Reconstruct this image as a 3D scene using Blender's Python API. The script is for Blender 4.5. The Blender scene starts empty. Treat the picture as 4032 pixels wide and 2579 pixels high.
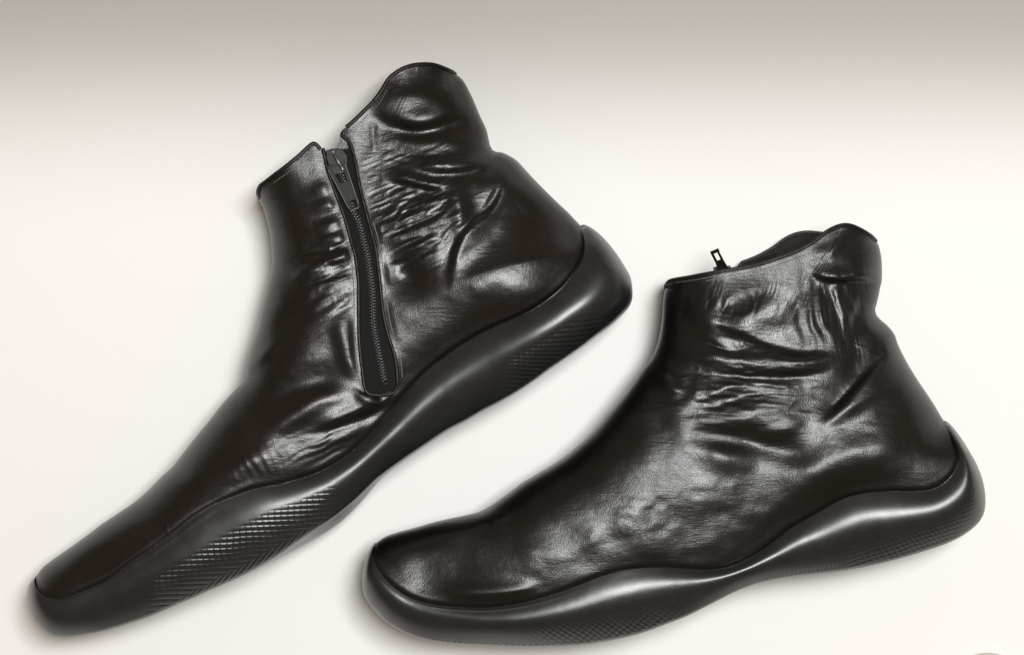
import bpy, math, random
import numpy as np
from mathutils import Vector

# ------------------------------------------------------------------ camera, world, lights
scene = bpy.context.scene
C = scene.collection
S = 0.000112            # metres on the boots' middle plane for one pixel of the 4032 px wide photograph
D = 1.10                # camera height above the floor
ZM = 0.036              # height of the boots' middle plane
CX, CY = 2016.0, 1289.5

cam_d = bpy.data.cameras.new("camera"); cam = bpy.data.objects.new("camera", cam_d); C.objects.link(cam)
cam.location = (0, 0, D); cam.rotation_euler = (0, 0, 0)
cam_d.sensor_fit = 'HORIZONTAL'; cam_d.sensor_width = 36.0
cam_d.lens = 36.0 * (D - ZM) / (4032 * S)
cam_d.clip_start = 0.01; cam_d.clip_end = 50
scene.camera = cam

world = bpy.data.worlds.new("World"); scene.world = world; world.use_nodes = True
bg = world.node_tree.nodes["Background"]
bg.inputs[0].default_value = (1.0, 0.75, 0.52, 1); bg.inputs[1].default_value = 0.20

def lamp(name, loc, target, size, power, color):
    l = bpy.data.lights.new(name, 'AREA'); l.shape = 'RECTANGLE'; l.size = size[0]; l.size_y = size[1]
    l.energy = power; l.color = color
    o = bpy.data.objects.new(name, l); C.objects.link(o); o.location = loc
    o.rotation_euler = (Vector(target) - Vector(loc)).to_track_quat('-Z', 'Y').to_euler()
    return o
lamp("key_light", (0.25, 0.21, 1.75), (0.0, 0.0, 0.0), (0.36, 0.56), 36.0, (1.0, 1.0, 0.992))  # overhead key lamp, set off to the back right

scene.view_settings.view_transform = 'Standard'; scene.view_settings.look = 'None'
scene.view_settings.exposure = 0.0; scene.view_settings.gamma = 1.0

# ------------------------------------------------------------------ helpers
def P(a): return np.array(a, dtype=float)
def to_world(px, py, z):
    k = S * (D - z) / (D - ZM)
    return (px - CX) * k, -(py - CY) * k, z

def spline(pts, n=1500):
    """centripetal Catmull-Rom through the points, resampled by length"""
    p = P(pts); q = np.vstack([2*p[0]-p[1], p, 2*p[-1]-p[-2]])
    out = []
    for i in range(1, len(q)-2):
        p0, p1, p2, p3 = q[i-1], q[i], q[i+1], q[i+2]
        t0 = 0; t1 = t0+max(np.linalg.norm(p1-p0), 1e-6)**.5; t2 = t1+max(np.linalg.norm(p2-p1), 1e-6)**.5
        t3 = t2+max(np.linalg.norm(p3-p2), 1e-6)**.5
        t = np.linspace(t1, t2, 24, endpoint=False)[:, None]
        A1 = (t1-t)/(t1-t0)*p0+(t-t0)/(t1-t0)*p1; A2 = (t2-t)/(t2-t1)*p1+(t-t1)/(t2-t1)*p2
        A3 = (t3-t)/(t3-t2)*p2+(t-t2)/(t3-t2)*p3
        B1 = (t2-t)/(t2-t0)*A1+(t-t0)/(t2-t0)*A2; B2 = (t3-t)/(t3-t1)*A2+(t-t1)/(t3-t1)*A3
        out.append((t2-t)/(t2-t1)*B1+(t-t1)/(t2-t1)*B2)
    out.append(p[-1][None]); c = np.vstack(out)
    s = np.r_[0, np.cumsum(np.linalg.norm(np.diff(c, axis=0), axis=1))]; s /= s[-1]
    g = np.linspace(0, 1, n)
    return np.stack([np.interp(g, s, c[:, 0]), np.interp(g, s, c[:, 1])], 1)
def near_s(c, p):
    return float(np.argmin(((c-P(p))**2).sum(1)))/(len(c)-1)
def at(c, s):
    g = np.linspace(0, 1, len(c)); return np.stack([np.interp(s, g, c[:, 0]), np.interp(s, g, c[:, 1])], -1)
def pchip(x, xs, ys):
    xs = P(xs); ys = P(ys); h = np.diff(xs); d = np.diff(ys)/h
    m = np.zeros(len(xs)); m[0] = d[0]; m[-1] = d[-1]
    for i in range(1, len(xs)-1):
        if d[i-1]*d[i] > 0:
            w1 = 2*h[i]+h[i-1]; w2 = h[i]+2*h[i-1]; m[i] = (w1+w2)/(w1/d[i-1]+w2/d[i])
    i = np.clip(np.searchsorted(xs, x)-1, 0, len(xs)-2); t = (x-xs[i])/h[i]
    return ((2*t**3-3*t**2+1)*ys[i]+(t**3-2*t**2+t)*h[i]*m[i]+(-2*t**3+3*t**2)*ys[i+1]+(t**3-t**2)*h[i]*m[i+1])
def seg_dist(x, y, line):
    """distance of points to a polyline; also the place along it (0..1) and the side (+/-)"""
    best = np.full(x.shape, 1e9); par = np.zeros(x.shape); side = np.zeros(x.shape)
    L = P(line); sl = np.r_[0, np.cumsum(np.linalg.norm(np.diff(L, axis=0), axis=1))]
    for i in range(len(L)-1):
        a, b = L[i], L[i+1]; d = b-a; n2 = (d**2).sum()+1e-9
        t = np.clip(((x-a[0])*d[0]+(y-a[1])*d[1])/n2, 0, 1)
        dx = x-a[0]-t*d[0]; dy = y-a[1]-t*d[1]; q = np.sqrt(dx*dx+dy*dy)
        m = q < best
        best = np.where(m, q, best); par = np.where(m, (sl[i]+t*(sl[i+1]-sl[i]))/sl[-1], par)
        side = np.where(m, np.sign(d[0]*dy-d[1]*dx), side)
    return best, par, side
def coarse(c, n): return c[np.linspace(0, len(c)-1, n).astype(int)]
def rbf(x, y, ctl, sig=330.):
    num = np.zeros(x.shape); den = np.zeros(x.shape)+1e-12
    for cx, cy, v in ctl:
        w = np.exp(-((x-cx)**2+(y-cy)**2)/(2*sig*sig))+1e-7/(1+((x-cx)**2+(y-cy)**2)/1e4); num += w*v; den += w
    return num/den
def smooth(a, b, x):
    t = np.clip((x-a)/(b-a), 0, 1); return t*t*(3-2*t)
def vnoise(x, y, seed):
    """smooth value noise, -1..1"""
    r = np.random.RandomState(seed); T = r.rand(128, 128)*2-1
    xi = np.floor(x).astype(int); yi = np.floor(y).astype(int); fx = x-xi; fy = y-yi
    fx = fx*fx*fx*(fx*(fx*6-15)+10); fy = fy*fy*fy*(fy*(fy*6-15)+10)
    a = T[yi % 128, xi % 128]; b = T[yi % 128, (xi+1) % 128]; c = T[(yi+1) % 128, xi % 128]; d = T[(yi+1) % 128, (xi+1) % 128]
    return (a*(1-fx)+b*fx)*(1-fy)+(c*(1-fx)+d*fx)*fy
def link_mesh(name, verts, faces, mat, parent=None, sm=True, uv=None):
    me = bpy.data.meshes.new(name)
    verts = np.ascontiguousarray(verts, dtype=np.float32)
    if isinstance(faces, np.ndarray):
        n, k = faces.shape
        me.vertices.add(len(verts)); me.vertices.foreach_set("co", verts.ravel())
        me.loops.add(n*k); me.loops.foreach_set("vertex_index", np.ascontiguousarray(faces, dtype=np.int32).ravel())
        me.polygons.add(n); me.polygons.foreach_set("loop_start", np.arange(0, n*k, k, dtype=np.int32))
        me.update(calc_edges=True)
    else:
        me.from_pydata(verts.tolist(), [], faces)
    if uv is not None:
        at_ = me.attributes.new("surf", 'FLOAT_VECTOR', 'POINT'); at_.data.foreach_set("vector", np.ascontiguousarray(uv, dtype=np.float32).ravel())
    me.polygons.foreach_set("use_smooth", [sm]*len(me.polygons)); me.materials.append(mat); me.validate()
    o = bpy.data.objects.new(name, me); C.objects.link(o)
    if parent: o.parent = parent
    return o
def grid_faces(nu, nv, off=0, flip=False, wrap=False):
    i = np.arange(nu-1)[:, None]; j = np.arange(nv-1 if not wrap else nv)[None]
    j2 = (j+1) % nv
    a = i*nv+j; b = (i+1)*nv+j; c = (i+1)*nv+j2; d = i*nv+j2
    f = np.stack([a, b, c, d], -1).reshape(-1, 4)+off
    return f[:, ::-1].copy() if flip else f
def tube(path, r, n=8, flat=None, cap=True):
    """swept round tube; path (m,3), r scalar or array; returns verts, faces"""
    path = P(path); m = len(path); r = np.broadcast_to(r, (m,))
    tg = np.gradient(path, axis=0); tg /= np.linalg.norm(tg, axis=1)[:, None]+1e-12
    up = np.array([0, 0, 1.]); sd = np.cross(tg, up); nn = np.linalg.norm(sd, axis=1)[:, None]
    sd = np.where(nn > 1e-6, sd/(nn+1e-12), np.array([1., 0, 0])); nm = np.cross(sd, tg)
    ang = np.linspace(0, 2*math.pi, n, endpoint=False)
    fl = flat if flat else (1, 1)
    v = path[:, None]+(np.cos(ang)[None, :, None]*sd[:, None]*fl[0]+np.sin(ang)[None, :, None]*nm[:, None]*fl[1])*r[:, None, None]
    f = grid_faces(m, n, wrap=True).tolist()
    if cap: f += [list(range(n))[::-1], [(m-1)*n+k for k in range(n)]]
    return v.reshape(-1, 3), f
class MB:
    def __init__(s): s.v = []; s.f = []
    def add(s, v, f):
        o = len(s.v); s.v += [tuple(q) for q in v]; s.f += [[k+o for k in q] for q in f]
    def build(s, name, mat, parent, sm=True): return link_mesh(name, np.array(s.v), s.f, mat, parent, sm)

# ------------------------------------------------------------------ materials
def mat_new(name):
    m = bpy.data.materials.new(name); m.use_nodes = True; nt = m.node_tree
    return m, nt, nt.nodes["Principled BSDF"]
def N(nt, t, **kw):
    n = nt.nodes.new(t)
    for k, v in kw.items(): setattr(n, k, v)
    return n
def leather_mat(name, col, rough, grain):
    m, nt, b = mat_new(name); L = nt.links.new
    a = N(nt, 'ShaderNodeAttribute', attribute_name="surf")      # surface coordinates in cm along the hide
    wn = N(nt, 'ShaderNodeTexNoise'); wn.inputs['Scale'].default_value = 1.3; L(a.outputs['Vector'], wn.inputs['Vector'])
    mx = N(nt, 'ShaderNodeMixRGB', blend_type='ADD'); mx.inputs[0].default_value = .35
    L(a.outputs['Vector'], mx.inputs[1]); L(wn.outputs['Color'], mx.inputs[2])
    v = N(nt, 'ShaderNodeTexVoronoi', feature='DISTANCE_TO_EDGE'); v.inputs['Scale'].default_value = 10.5; L(mx.outputs[0], v.inputs['Vector'])
    r = N(nt, 'ShaderNodeMapRange'); r.inputs[2].default_value = .22; L(v.outputs['Distance'], r.inputs[0])
    n1 = N(nt, 'ShaderNodeTexNoise'); n1.inputs['Scale'].default_value = 16; n1.inputs['Detail'].default_value = 4; L(mx.outputs[0], n1.inputs['Vector'])
    # fine creases, stretched along the direction of the folds
    mp = N(nt, 'ShaderNodeMapping'); mp.inputs['Rotation'].default_value = (0, 0, math.radians(-22)); mp.inputs['Scale'].default_value = (.9, 5.5, 1)
    L(a.outputs['Vector'], mp.inputs['Vector'])
    n2 = N(nt, 'ShaderNodeTexNoise'); n2.inputs['Scale'].default_value = 1.9; n2.inputs['Detail'].default_value = 5; n2.inputs['Distortion'].default_value = .6
    L(mp.outputs[0], n2.inputs['Vector'])
    b1 = N(nt, 'ShaderNodeBump'); b1.inputs['Strength'].default_value = grain; b1.inputs['Distance'].default_value = .00022
    L(r.outputs[0], b1.inputs['Height'])
    b2 = N(nt, 'ShaderNodeBump'); b2.inputs['Strength'].default_value = grain*.8; b2.inputs['Distance'].default_value = .00030
    L(n1.outputs['Fac'], b2.inputs['Height']); L(b1.outputs[0], b2.inputs['Normal'])
    b3 = N(nt, 'ShaderNodeBump'); b3.inputs['Strength'].default_value = .30; b3.inputs['Distance'].default_value = .0005
    n3 = N(nt, 'ShaderNodeTexNoise'); n3.inputs['Scale'].default_value = .45; L(a.outputs['Vector'], n3.inputs['Vector'])
    r3 = N(nt, 'ShaderNodeMapRange'); r3.inputs[1].default_value = .42; r3.inputs[2].default_value = .62; L(n3.outputs['Fac'], r3.inputs[0])
    ml = N(nt, 'ShaderNodeMath', operation='MULTIPLY'); L(n2.outputs['Fac'], ml.inputs[0]); L(r3.outputs[0], ml.inputs[1])
    L(ml.outputs[0], b3.inputs['Height']); L(b2.outputs[0], b3.inputs['Normal'])
    L(b3.outputs[0], b.inputs['Normal'])
    rr = N(nt, 'ShaderNodeMapRange'); rr.inputs[3].default_value = rough-.06; rr.inputs[4].default_value = rough+.10; L(n3.outputs['Fac'], rr.inputs[0])
    L(rr.outputs[0], b.inputs['Roughness'])
    cr = N(nt, 'ShaderNodeMixRGB'); cr.inputs[1].default_value = (*col, 1); cr.inputs[2].default_value = (col[0]*1.5, col[1]*1.25, col[2]*1.2, 1)
    L(n1.outputs['Fac'], cr.inputs[0]); L(cr.outputs[0], b.inputs['Base Color'])
    b.inputs['Specular IOR Level'].default_value = .58
    return m
def rubber_mat():
    m, nt, b = mat_new("black_rubber"); L = nt.links.new
    a = N(nt, 'ShaderNodeAttribute', attribute_name="surf")
    n1 = N(nt, 'ShaderNodeTexNoise'); n1.inputs['Scale'].default_value = 30; n1.inputs['Detail'].default_value = 3; L(a.outputs['Vector'], n1.inputs['Vector'])
    n2 = N(nt, 'ShaderNodeTexNoise'); n2.inputs['Scale'].default_value = 1.2; n2.inputs['Detail'].default_value = 5; L(a.outputs['Vector'], n2.inputs['Vector'])
    bp = N(nt, 'ShaderNodeBump'); bp.inputs['Strength'].default_value = .25; bp.inputs['Distance'].default_value = .0002; L(n1.outputs['Fac'], bp.inputs['Height'])
    L(bp.outputs[0], b.inputs['Normal'])
    rr = N(nt, 'ShaderNodeMapRange'); rr.inputs[3].default_value = .27; rr.inputs[4].default_value = .38; L(n2.outputs['Fac'], rr.inputs[0])
    L(rr.outputs[0], b.inputs['Roughness'])
    c = N(nt, 'ShaderNodeMixRGB'); c.inputs[1].default_value = (.006, .0068, .0068, 1); c.inputs[2].default_value = (.012, .0135, .0135, 1)
    L(n2.outputs['Fac'], c.inputs[0]); L(c.outputs[0], b.inputs['Base Color'])
    b.inputs['Specular IOR Level'].default_value = .75
    return m
def simple(name, col, rough, metal=0., bump=None):
    m, nt, b = mat_new(name); L = nt.links.new
    n = N(nt, 'ShaderNodeTexNoise'); n.inputs['Scale'].default_value = bump[0] if bump else 800; n.inputs['Detail'].default_value = 4
    tc = N(nt, 'ShaderNodeTexCoord'); L(tc.outputs['Object'], n.inputs['Vector'])
    c = N(nt, 'ShaderNodeMixRGB'); c.inputs[1].default_value = (*[x*.8 for x in col], 1); c.inputs[2].default_value = (*[x*1.2 for x in col], 1)
    L(n.outputs['Fac'], c.inputs[0]); L(c.outputs[0], b.inputs['Base Color'])
    b.inputs['Roughness'].default_value = rough; b.inputs['Metallic'].default_value = metal
    if bump:
        bp = N(nt, 'ShaderNodeBump'); bp.inputs['Strength'].default_value = .5; bp.inputs['Distance'].default_value = bump[1]
        L(n.outputs['Fac'], bp.inputs['Height']); L(bp.outputs[0], b.inputs['Normal'])
    return m
M = {
 'leather': leather_mat("black_brown_leather", (.0029, .0020, .0016), .32, .12),
 'leather_coarse': leather_mat("black_grained_leather", (.0026, .0022, .0019), .335, .14),
 'rubber': rubber_mat(),
 'binding': simple("dark_leather_edging", (.010, .007, .006), .42, 0, (900, .0002)),
 'lining': simple("dark_lining", (.012, .011, .010), .75, 0, (1500, .0002)),
 'tape': simple("black_zip_tape", (.004, .004, .004), .8, 0, (2500, .0003)),
 'thread_highlight': simple("grey_thread_and_highlight", (.15, .146, .135), .5),  # light grey also carries the collar binding's highlight
 'teeth': simple("dark_metal_teeth", (.13, .13, .13), .32, .8),
 'metal': simple("gunmetal", (.010, .011, .008), .52, 0., (1500, .00005)),
 'enamel': simple('black_enamel', (.004, .004, .004), .42),
 'metal_pale': simple("pale_gunmetal_edge", (.16, .16, .14), .35, .8),  # paler gunmetal for the pull's rim and the slider bridge
}
for k in ('tape', 'lining', 'thread_highlight', 'binding', 'metal', 'enamel'): M[k].node_tree.nodes['Principled BSDF'].inputs['Specular IOR Level'].default_value = .22
def floor_mat():
    m, nt, b = mat_new("matte_white_board"); L = nt.links.new
    tc = N(nt, 'ShaderNodeTexCoord'); n = N(nt, 'ShaderNodeTexNoise'); n.inputs['Scale'].default_value = 2.5; n.inputs['Detail'].default_value = 2
    L(tc.outputs['Object'], n.inputs['Vector'])
    c = N(nt, 'ShaderNodeMixRGB'); c.inputs[1].default_value = (.735, .728, .71, 1); c.inputs[2].default_value = (.76, .755, .74, 1)
    L(n.outputs['Fac'], c.inputs[0])
    # rare specks of dust
    v = N(nt, 'ShaderNodeTexVoronoi'); v.inputs['Scale'].default_value = 14; L(tc.outputs['Object'], v.inputs['Vector'])
    r = N(nt, 'ShaderNodeMapRange'); r.inputs[1].default_value = .010; r.inputs[2].default_value = .016; r.inputs[3].default_value = .45; r.inputs[4].default_value = 0
    L(v.outputs['Distance'], r.inputs[0])
    c2 = N(nt, 'ShaderNodeMixRGB'); c2.inputs[2].default_value = (.45, .42, .38, 1); L(r.outputs[0], c2.inputs[0]); L(c.outputs[0], c2.inputs[1])
    L(c2.outputs[0], b.inputs['Base Color']); b.inputs['Roughness'].default_value = .6
    n2 = N(nt, 'ShaderNodeTexNoise'); n2.inputs['Scale'].default_value = 900; L(tc.outputs['Object'], n2.inputs['Vector'])
    bp = N(nt, 'ShaderNodeBump'); bp.inputs['Strength'].default_value = .15; bp.inputs['Distance'].default_value = .0002
    L(n2.outputs['Fac'], bp.inputs['Height']); L(bp.outputs[0], b.inputs['Normal'])
    return m

# ------------------------------------------------------------------ setting
fl = link_mesh("floor", np.array([(-2.0, -2.0, 0), (2.0, -2.0, 0), (2.0, 2.0, 0), (-2.0, 2.0, 0)]), [[0, 1, 2, 3]], floor_mat(), None, False)
fl['kind'] = 'structure'
beige = simple("beige_painted_board", (.52, .46, .38), .7, 0, (300, .0003))
def board(name, x0, x1, y0, y1, z0, z1, r=.004):
    prof = [(y0, z0+r), (y0, z1-r), (y0+r*.3, z1-r*.3), (y0+r, z1), (y1, z1), (y1, z0), (y0+r, z0), (y0+r*.3, z0+r*.3)]
    v = [(x0, a, b) for a, b in prof]+[(x1, a, b) for a, b in prof]; n = len(prof)
    f = [[k, (k+1) % n, n+(k+1) % n, n+k] for k in range(n)]+[list(range(n))[::-1], [n+k for k in range(n)]]
    o = link_mesh(name, np.array(v), f, beige, None, False); o['kind'] = 'structure'; return o
board("shadow_board", -1.6, 1.6, 0.141, 0.189, 0.350, 0.368)  # unseen board added overhead so its soft shadow darkens the back strip

# ------------------------------------------------------------------ the boot
class Boot: pass
def strokes_height(x, y, strokes):
    """soft ridges (+) and hollows (-): gaussian beads strung along each line, thinning out at its ends"""
    h = np.zeros(x.shape)
    for pts, sig, amp in strokes:
        c = spline(pts, 300); L = np.linalg.norm(np.diff(c, axis=0), axis=1).sum()
        if 1140 < c[:, 0].mean() < 1400 and 700 < c[:, 1].mean() < 1290 and sig < 20: sig = sig*1.3; amp = amp*.75
        n = max(int(L/(.8*sig)), 3); t = (np.arange(n)+.5)/n; q = at(c, t); wt = (smooth(0, .3, t)*smooth(0, .3, 1-t))**.5*L/n/(sig*2.5066)
        sig = sig*1.12 if sig < 20 else sig; g = ((.40 if amp < 0 else .58) if sig < 22 else 1.4)*amp
        lo = c.min(0)-3.3*sig; hi = c.max(0)+3.3*sig
        m = (x > lo[0]) & (x < hi[0]) & (y > lo[1]) & (y < hi[1])
        if not m.any(): continue
        xm = x[m]; ym = y[m]; acc = np.zeros(xm.shape)
        for (qx, qy), w in zip(q, wt): acc += w*np.exp(-((xm-qx)**2+(ym-qy)**2)/(2*sig*sig))
        h[m] += g*acc
    return h

def steps_height(x, y, steps):
    """folds: raised on one side of a line, sunk on the other"""
    h = np.zeros(x.shape)
    for pts, sgn, hi, whi, lo, wlo, tr in steps:
        c = coarse(spline(pts, 200), 4*len(pts)); w = 3.2*max(whi, wlo)
        a = c.min(0)-w; z = c.max(0)+w; m = (x > a[0]) & (x < z[0]) & (y > a[1]) & (y < z[1])
        if not m.any(): continue
        d, par, side = seg_dist(x[m], y[m], c); u = d*side*sgn
        k = 1/(1+np.exp(-np.clip(u/tr*1.1, -30, 30))); e = smooth(0, .35, par)*smooth(0, .35, 1-par)
        h[m] += e*(k*hi*np.exp(-(u/whi)**2)-(1-k)*lo*np.exp(-(u/wlo)**2))
    return h

def setup_boot(spec):
    b = Boot(); b.__dict__.update(spec)
    b.J = spline(b.junction); b.F = spline(b.front); b.K = spline(b.back); b.Co = spline(b.collar); b.O = spline(b.outline)
    b.Fc = coarse(b.F, 90); b.Kc = coarse(b.K[::-1], 70); b.Jc = coarse(b.J, 120)
    # one chain: toe -> vamp -> collar -> back -> heel
    la = [np.linalg.norm(np.diff(c, axis=0), axis=1).sum() for c in (b.F, b.Co, b.K)]
    chain = np.vstack([b.F, b.Co[1:], b.K[1:]]); s = np.r_[0, np.cumsum(np.linalg.norm(np.diff(chain, axis=0), axis=1))]; s /= s[-1]
    g = np.linspace(0, 1, 6000); b.T = np.stack([np.interp(g, s, chain[:, 0]), np.interp(g, s, chain[:, 1])], 1)
    b.tc0 = la[0]/sum(la); b.tc1 = (la[0]+la[1])/sum(la)
    a = sorted([(near_s(b.J, p), near_s(b.T, q)) for p, q in b.pair_top]); a = [(0., 0.)]+a+[(1., 1.)]
    b.pair = ([q[1] for q in a], [q[0] for q in a])       # chain place -> junction place
    a = sorted([(near_s(b.J, p), near_s(b.O, q)) for p, q in b.pair_sole]); a = [(0., 0.)]+a+[(1., 1.)]
    b.pair2 = ([q[1] for q in a], [q[0] for q in a])      # outline place -> junction place
    return b
def base_h(b, x, y, off=0.):
    """half thickness of the upper over its middle plane, in px"""
    T = rbf(x, y, b.thick, 230.)-off; R = rbf(x, y, b.roll)
    d1, _, _ = seg_dist(x, y, b.Fc); d2, _, _ = seg_dist(x, y, b.Kc)
    R2 = rbf(x, y, b.roll_back)
    q1 = np.clip(d1/R, 0, 1); q2 = np.clip(d2/R2, 0, 1); p = 2.15
    r1 = np.clip(1-(1-q1)**p, 0, 1)**(1/p); r2 = np.clip(1-(1-q2)**p, 0, 1)**(1/p)
    return np.maximum(T, 5)*r1*r2
def zmid(b, x, y):
    return ZM+b.sink*smooth(0, 1, (b.collar_axis[0]-y)/(b.collar_axis[0]-b.collar_axis[1]))
def surf_z(b, x, y, detail=True):
    h = base_h(b, x, y)
    edge = np.clip(h/(rbf(x, y, b.thick, 230.)*.75), 0, 1)
    if detail:
        w = strokes_height(x, y, b.strokes)
        w += steps_height(x, y, b.steps)
        w += b.lump*vnoise(x/190., y/130., b.seed)+1.6*vnoise(x/70.+7, y/52., b.seed+1)+.2*vnoise(x/20.+7, y/14., b.seed+2)
        w += b.extra(b, x, y)
        dj, _, _ = seg_dist(x, y, b.Jc)
        w = w*smooth(0, 60, dj)*(1-b.flat(x, y))-rbf(x, y, b.tuck, 260)*np.exp(-(dj/75.)**2)-9*np.exp(-(dj/14.)**2)-9*b.sunk(x, y)
        h = h+w*edge
    return zmid(b, x, y)+h*S, h

def build_boot(b, root):
    # ---- upper: near side and far side joined along vamp and back, open at the collar
    nu, nv = b.res
    g = np.linspace(0, 1, nu)
    # finer steps where the chain bends at its ends
    su = g
    sj = pchip(su, b.pair[0], b.pair[1])
    A = at(b.J, sj); B = at(b.T, su)
    v = np.linspace(0, 1, nv); v = .35*v+.65*(1-(1-v)**2.0)
    X = A[:, None, 0]*(1-v)+B[:, None, 0]*v; Y = A[:, None, 1]*(1-v)+B[:, None, 1]*v
    Z, _ = surf_z(b, X, Y)
    wx, wy, wz = to_world(X, Y, Z)
    V1 = np.stack([wx, wy, wz], -1).reshape(-1, 3); U1 = np.stack([X*S*100, -Y*S*100, 0*X], -1).reshape(-1, 3)
    F1 = grid_faces(nu, nv)
    # far side
    ku, kv = 200, 60
    g2 = np.linspace(0, 1, ku); sj = pchip(g2, b.pair[0], b.pair[1]); A = at(b.J, sj); Bf = at(b.T, g2)
    if b.far_collar is not None:
        fc = spline(b.far_collar); m = (g2 > b.tc0) & (g2 < b.tc1); Bf[m] = at(fc, (g2[m]-b.tc0)/(b.tc1-b.tc0))
    v2 = np.linspace(0, 1, kv); v2 = .35*v2+.65*(1-(1-v2)**2.0)
    X2 = A[:, None, 0]*(1-v2)+Bf[:, None, 0]*v2; Y2 = A[:, None, 1]*(1-v2)+Bf[:, None, 1]*v2
    hb = base_h(b, X2, Y2)
    if b.far_collar is not None:
        m = (g2 > b.tc0) & (g2 < b.tc1)
    Z2 = np.maximum(zmid(b, X2, Y2)-hb*S*.93+.6*S*vnoise(X2/60, Y2/60, 3), .0008)
    wx, wy, wz = to_world(X2, Y2, zmid(b, X2, Y2)); wz = Z2
    V2 = np.stack([wx, wy, wz], -1).reshape(-1, 3); U2 = np.stack([X2*S*100, -Y2*S*100, 0*X2+7], -1).reshape(-1, 3)
    F2 = grid_faces(ku, kv, off=len(V1), flip=True)
    up = link_mesh("leather_upper", np.vstack([V1, V2]), np.vstack([F1, F2]), M[b.leather], root, True, np.vstack([U1, U2]))
    # ---- lining just inside the collar
    m = np.linspace(b.tc0+.002, b.tc1-.002, 120); sj = pchip(m, b.pair[0], b.pair[1]); A = at(b.J, sj); B = at(b.T, m)
    vv = np.linspace(.72, .995, 12)
    rows = []
    for sgn in (1, -1):
        BB = B if (sgn == 1 or b.far_collar is None) else at(spline(b.far_collar), (m-b.tc0)/(b.tc1-b.tc0))
        X3 = A[:, None, 0]*(1-vv)+BB[:, None, 0]*vv; Y3 = A[:, None, 1]*(1-vv)+BB[:, None, 1]*vv
        hh = np.maximum(base_h(b, X3, Y3, 0)-16, 1)*(1 if sgn == 1 else .93)
        if sgn == 1:
            z, _ = surf_z(b, X3, Y3); z3 = np.maximum(z-14*S, zmid(b, X3, Y3)+1*S)
            rows.append(np.stack(to_world(X3, Y3, z3), -1).reshape(-1, 3))
        else:
            w = to_world(X3, Y3, zmid(b, X3, Y3)); rows.append(np.stack([w[0], w[1], zmid(b, X3, Y3)-hh*S], -1).reshape(-1, 3))
    ff = np.vstack([grid_faces(120, 12), grid_faces(120, 12, off=120*12, flip=True)])
    link_mesh("lining", np.vstack(rows), ff, M['lining'], root)
    # ---- binding along the collar, near side and far side
    def rim(pts_xy, near, r, name, lab=None):
        x, y = pts_xy[:, 0], pts_xy[:, 1]
        if near: z, _ = surf_z(b, x, y); z = z-1.5*S; p = np.stack(to_world(x, y, z), -1)
        else:
            hz = base_h(b, x, y)*.93; w = to_world(x, y, zmid(b, x, y)); p = np.stack([w[0], w[1], np.maximum(zmid(b, x, y)-hz*S+2*S, .001)], -1)
        k = np.ones(5)/5.; q = p.copy()
        for c in range(3): q[2:-2, c] = np.convolve(p[:, c], k, 'valid')
        vv_, ff_ = tube(q, r*S, 10, (1.0, .62)); o = link_mesh(name, vv_, ff_, M['binding'], root)
        return o
    for a0, a1 in b.binding_runs:
        rim(at(b.Co, np.linspace(a0, a1, 160)), True, 8.5, "collar_binding")
    fc = spline(b.far_collar) if b.far_collar is not None else b.Co
    rim(at(fc, np.linspace(0.01, .99, 160)), False, 7.5, "collar_binding")
    # ---- sole
    build_sole(b, root)
    # ---- stitching rows; the right boot's second row paints the binding's edge highlight
    mb = MB()
    for pts, pitch, ln, r in b.stitch:
        c = spline(pts, 900); L = np.linalg.norm(np.diff(c, axis=0), axis=1).sum(); n = int(L/pitch)
        for i in range(n):
            s0 = (i+.12)/n; s1 = s0+ln/pitch/n; q = at(c, np.linspace(s0, s1, 5)); z, _ = surf_z(b, q[:, 0], q[:, 1])
            z = z+S*np.array([-.8, 1.2, 1.8, 1.2, -.8])*r*.5
            vv_, ff_ = tube(np.stack(to_world(q[:, 0], q[:, 1], z), -1), r*S, 5); mb.add(vv_, ff_)
    if mb.v:
        o = mb.build("stitching_and_highlight", M['thread_highlight'], root); o['kind'] = 'stuff'
    return up

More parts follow.
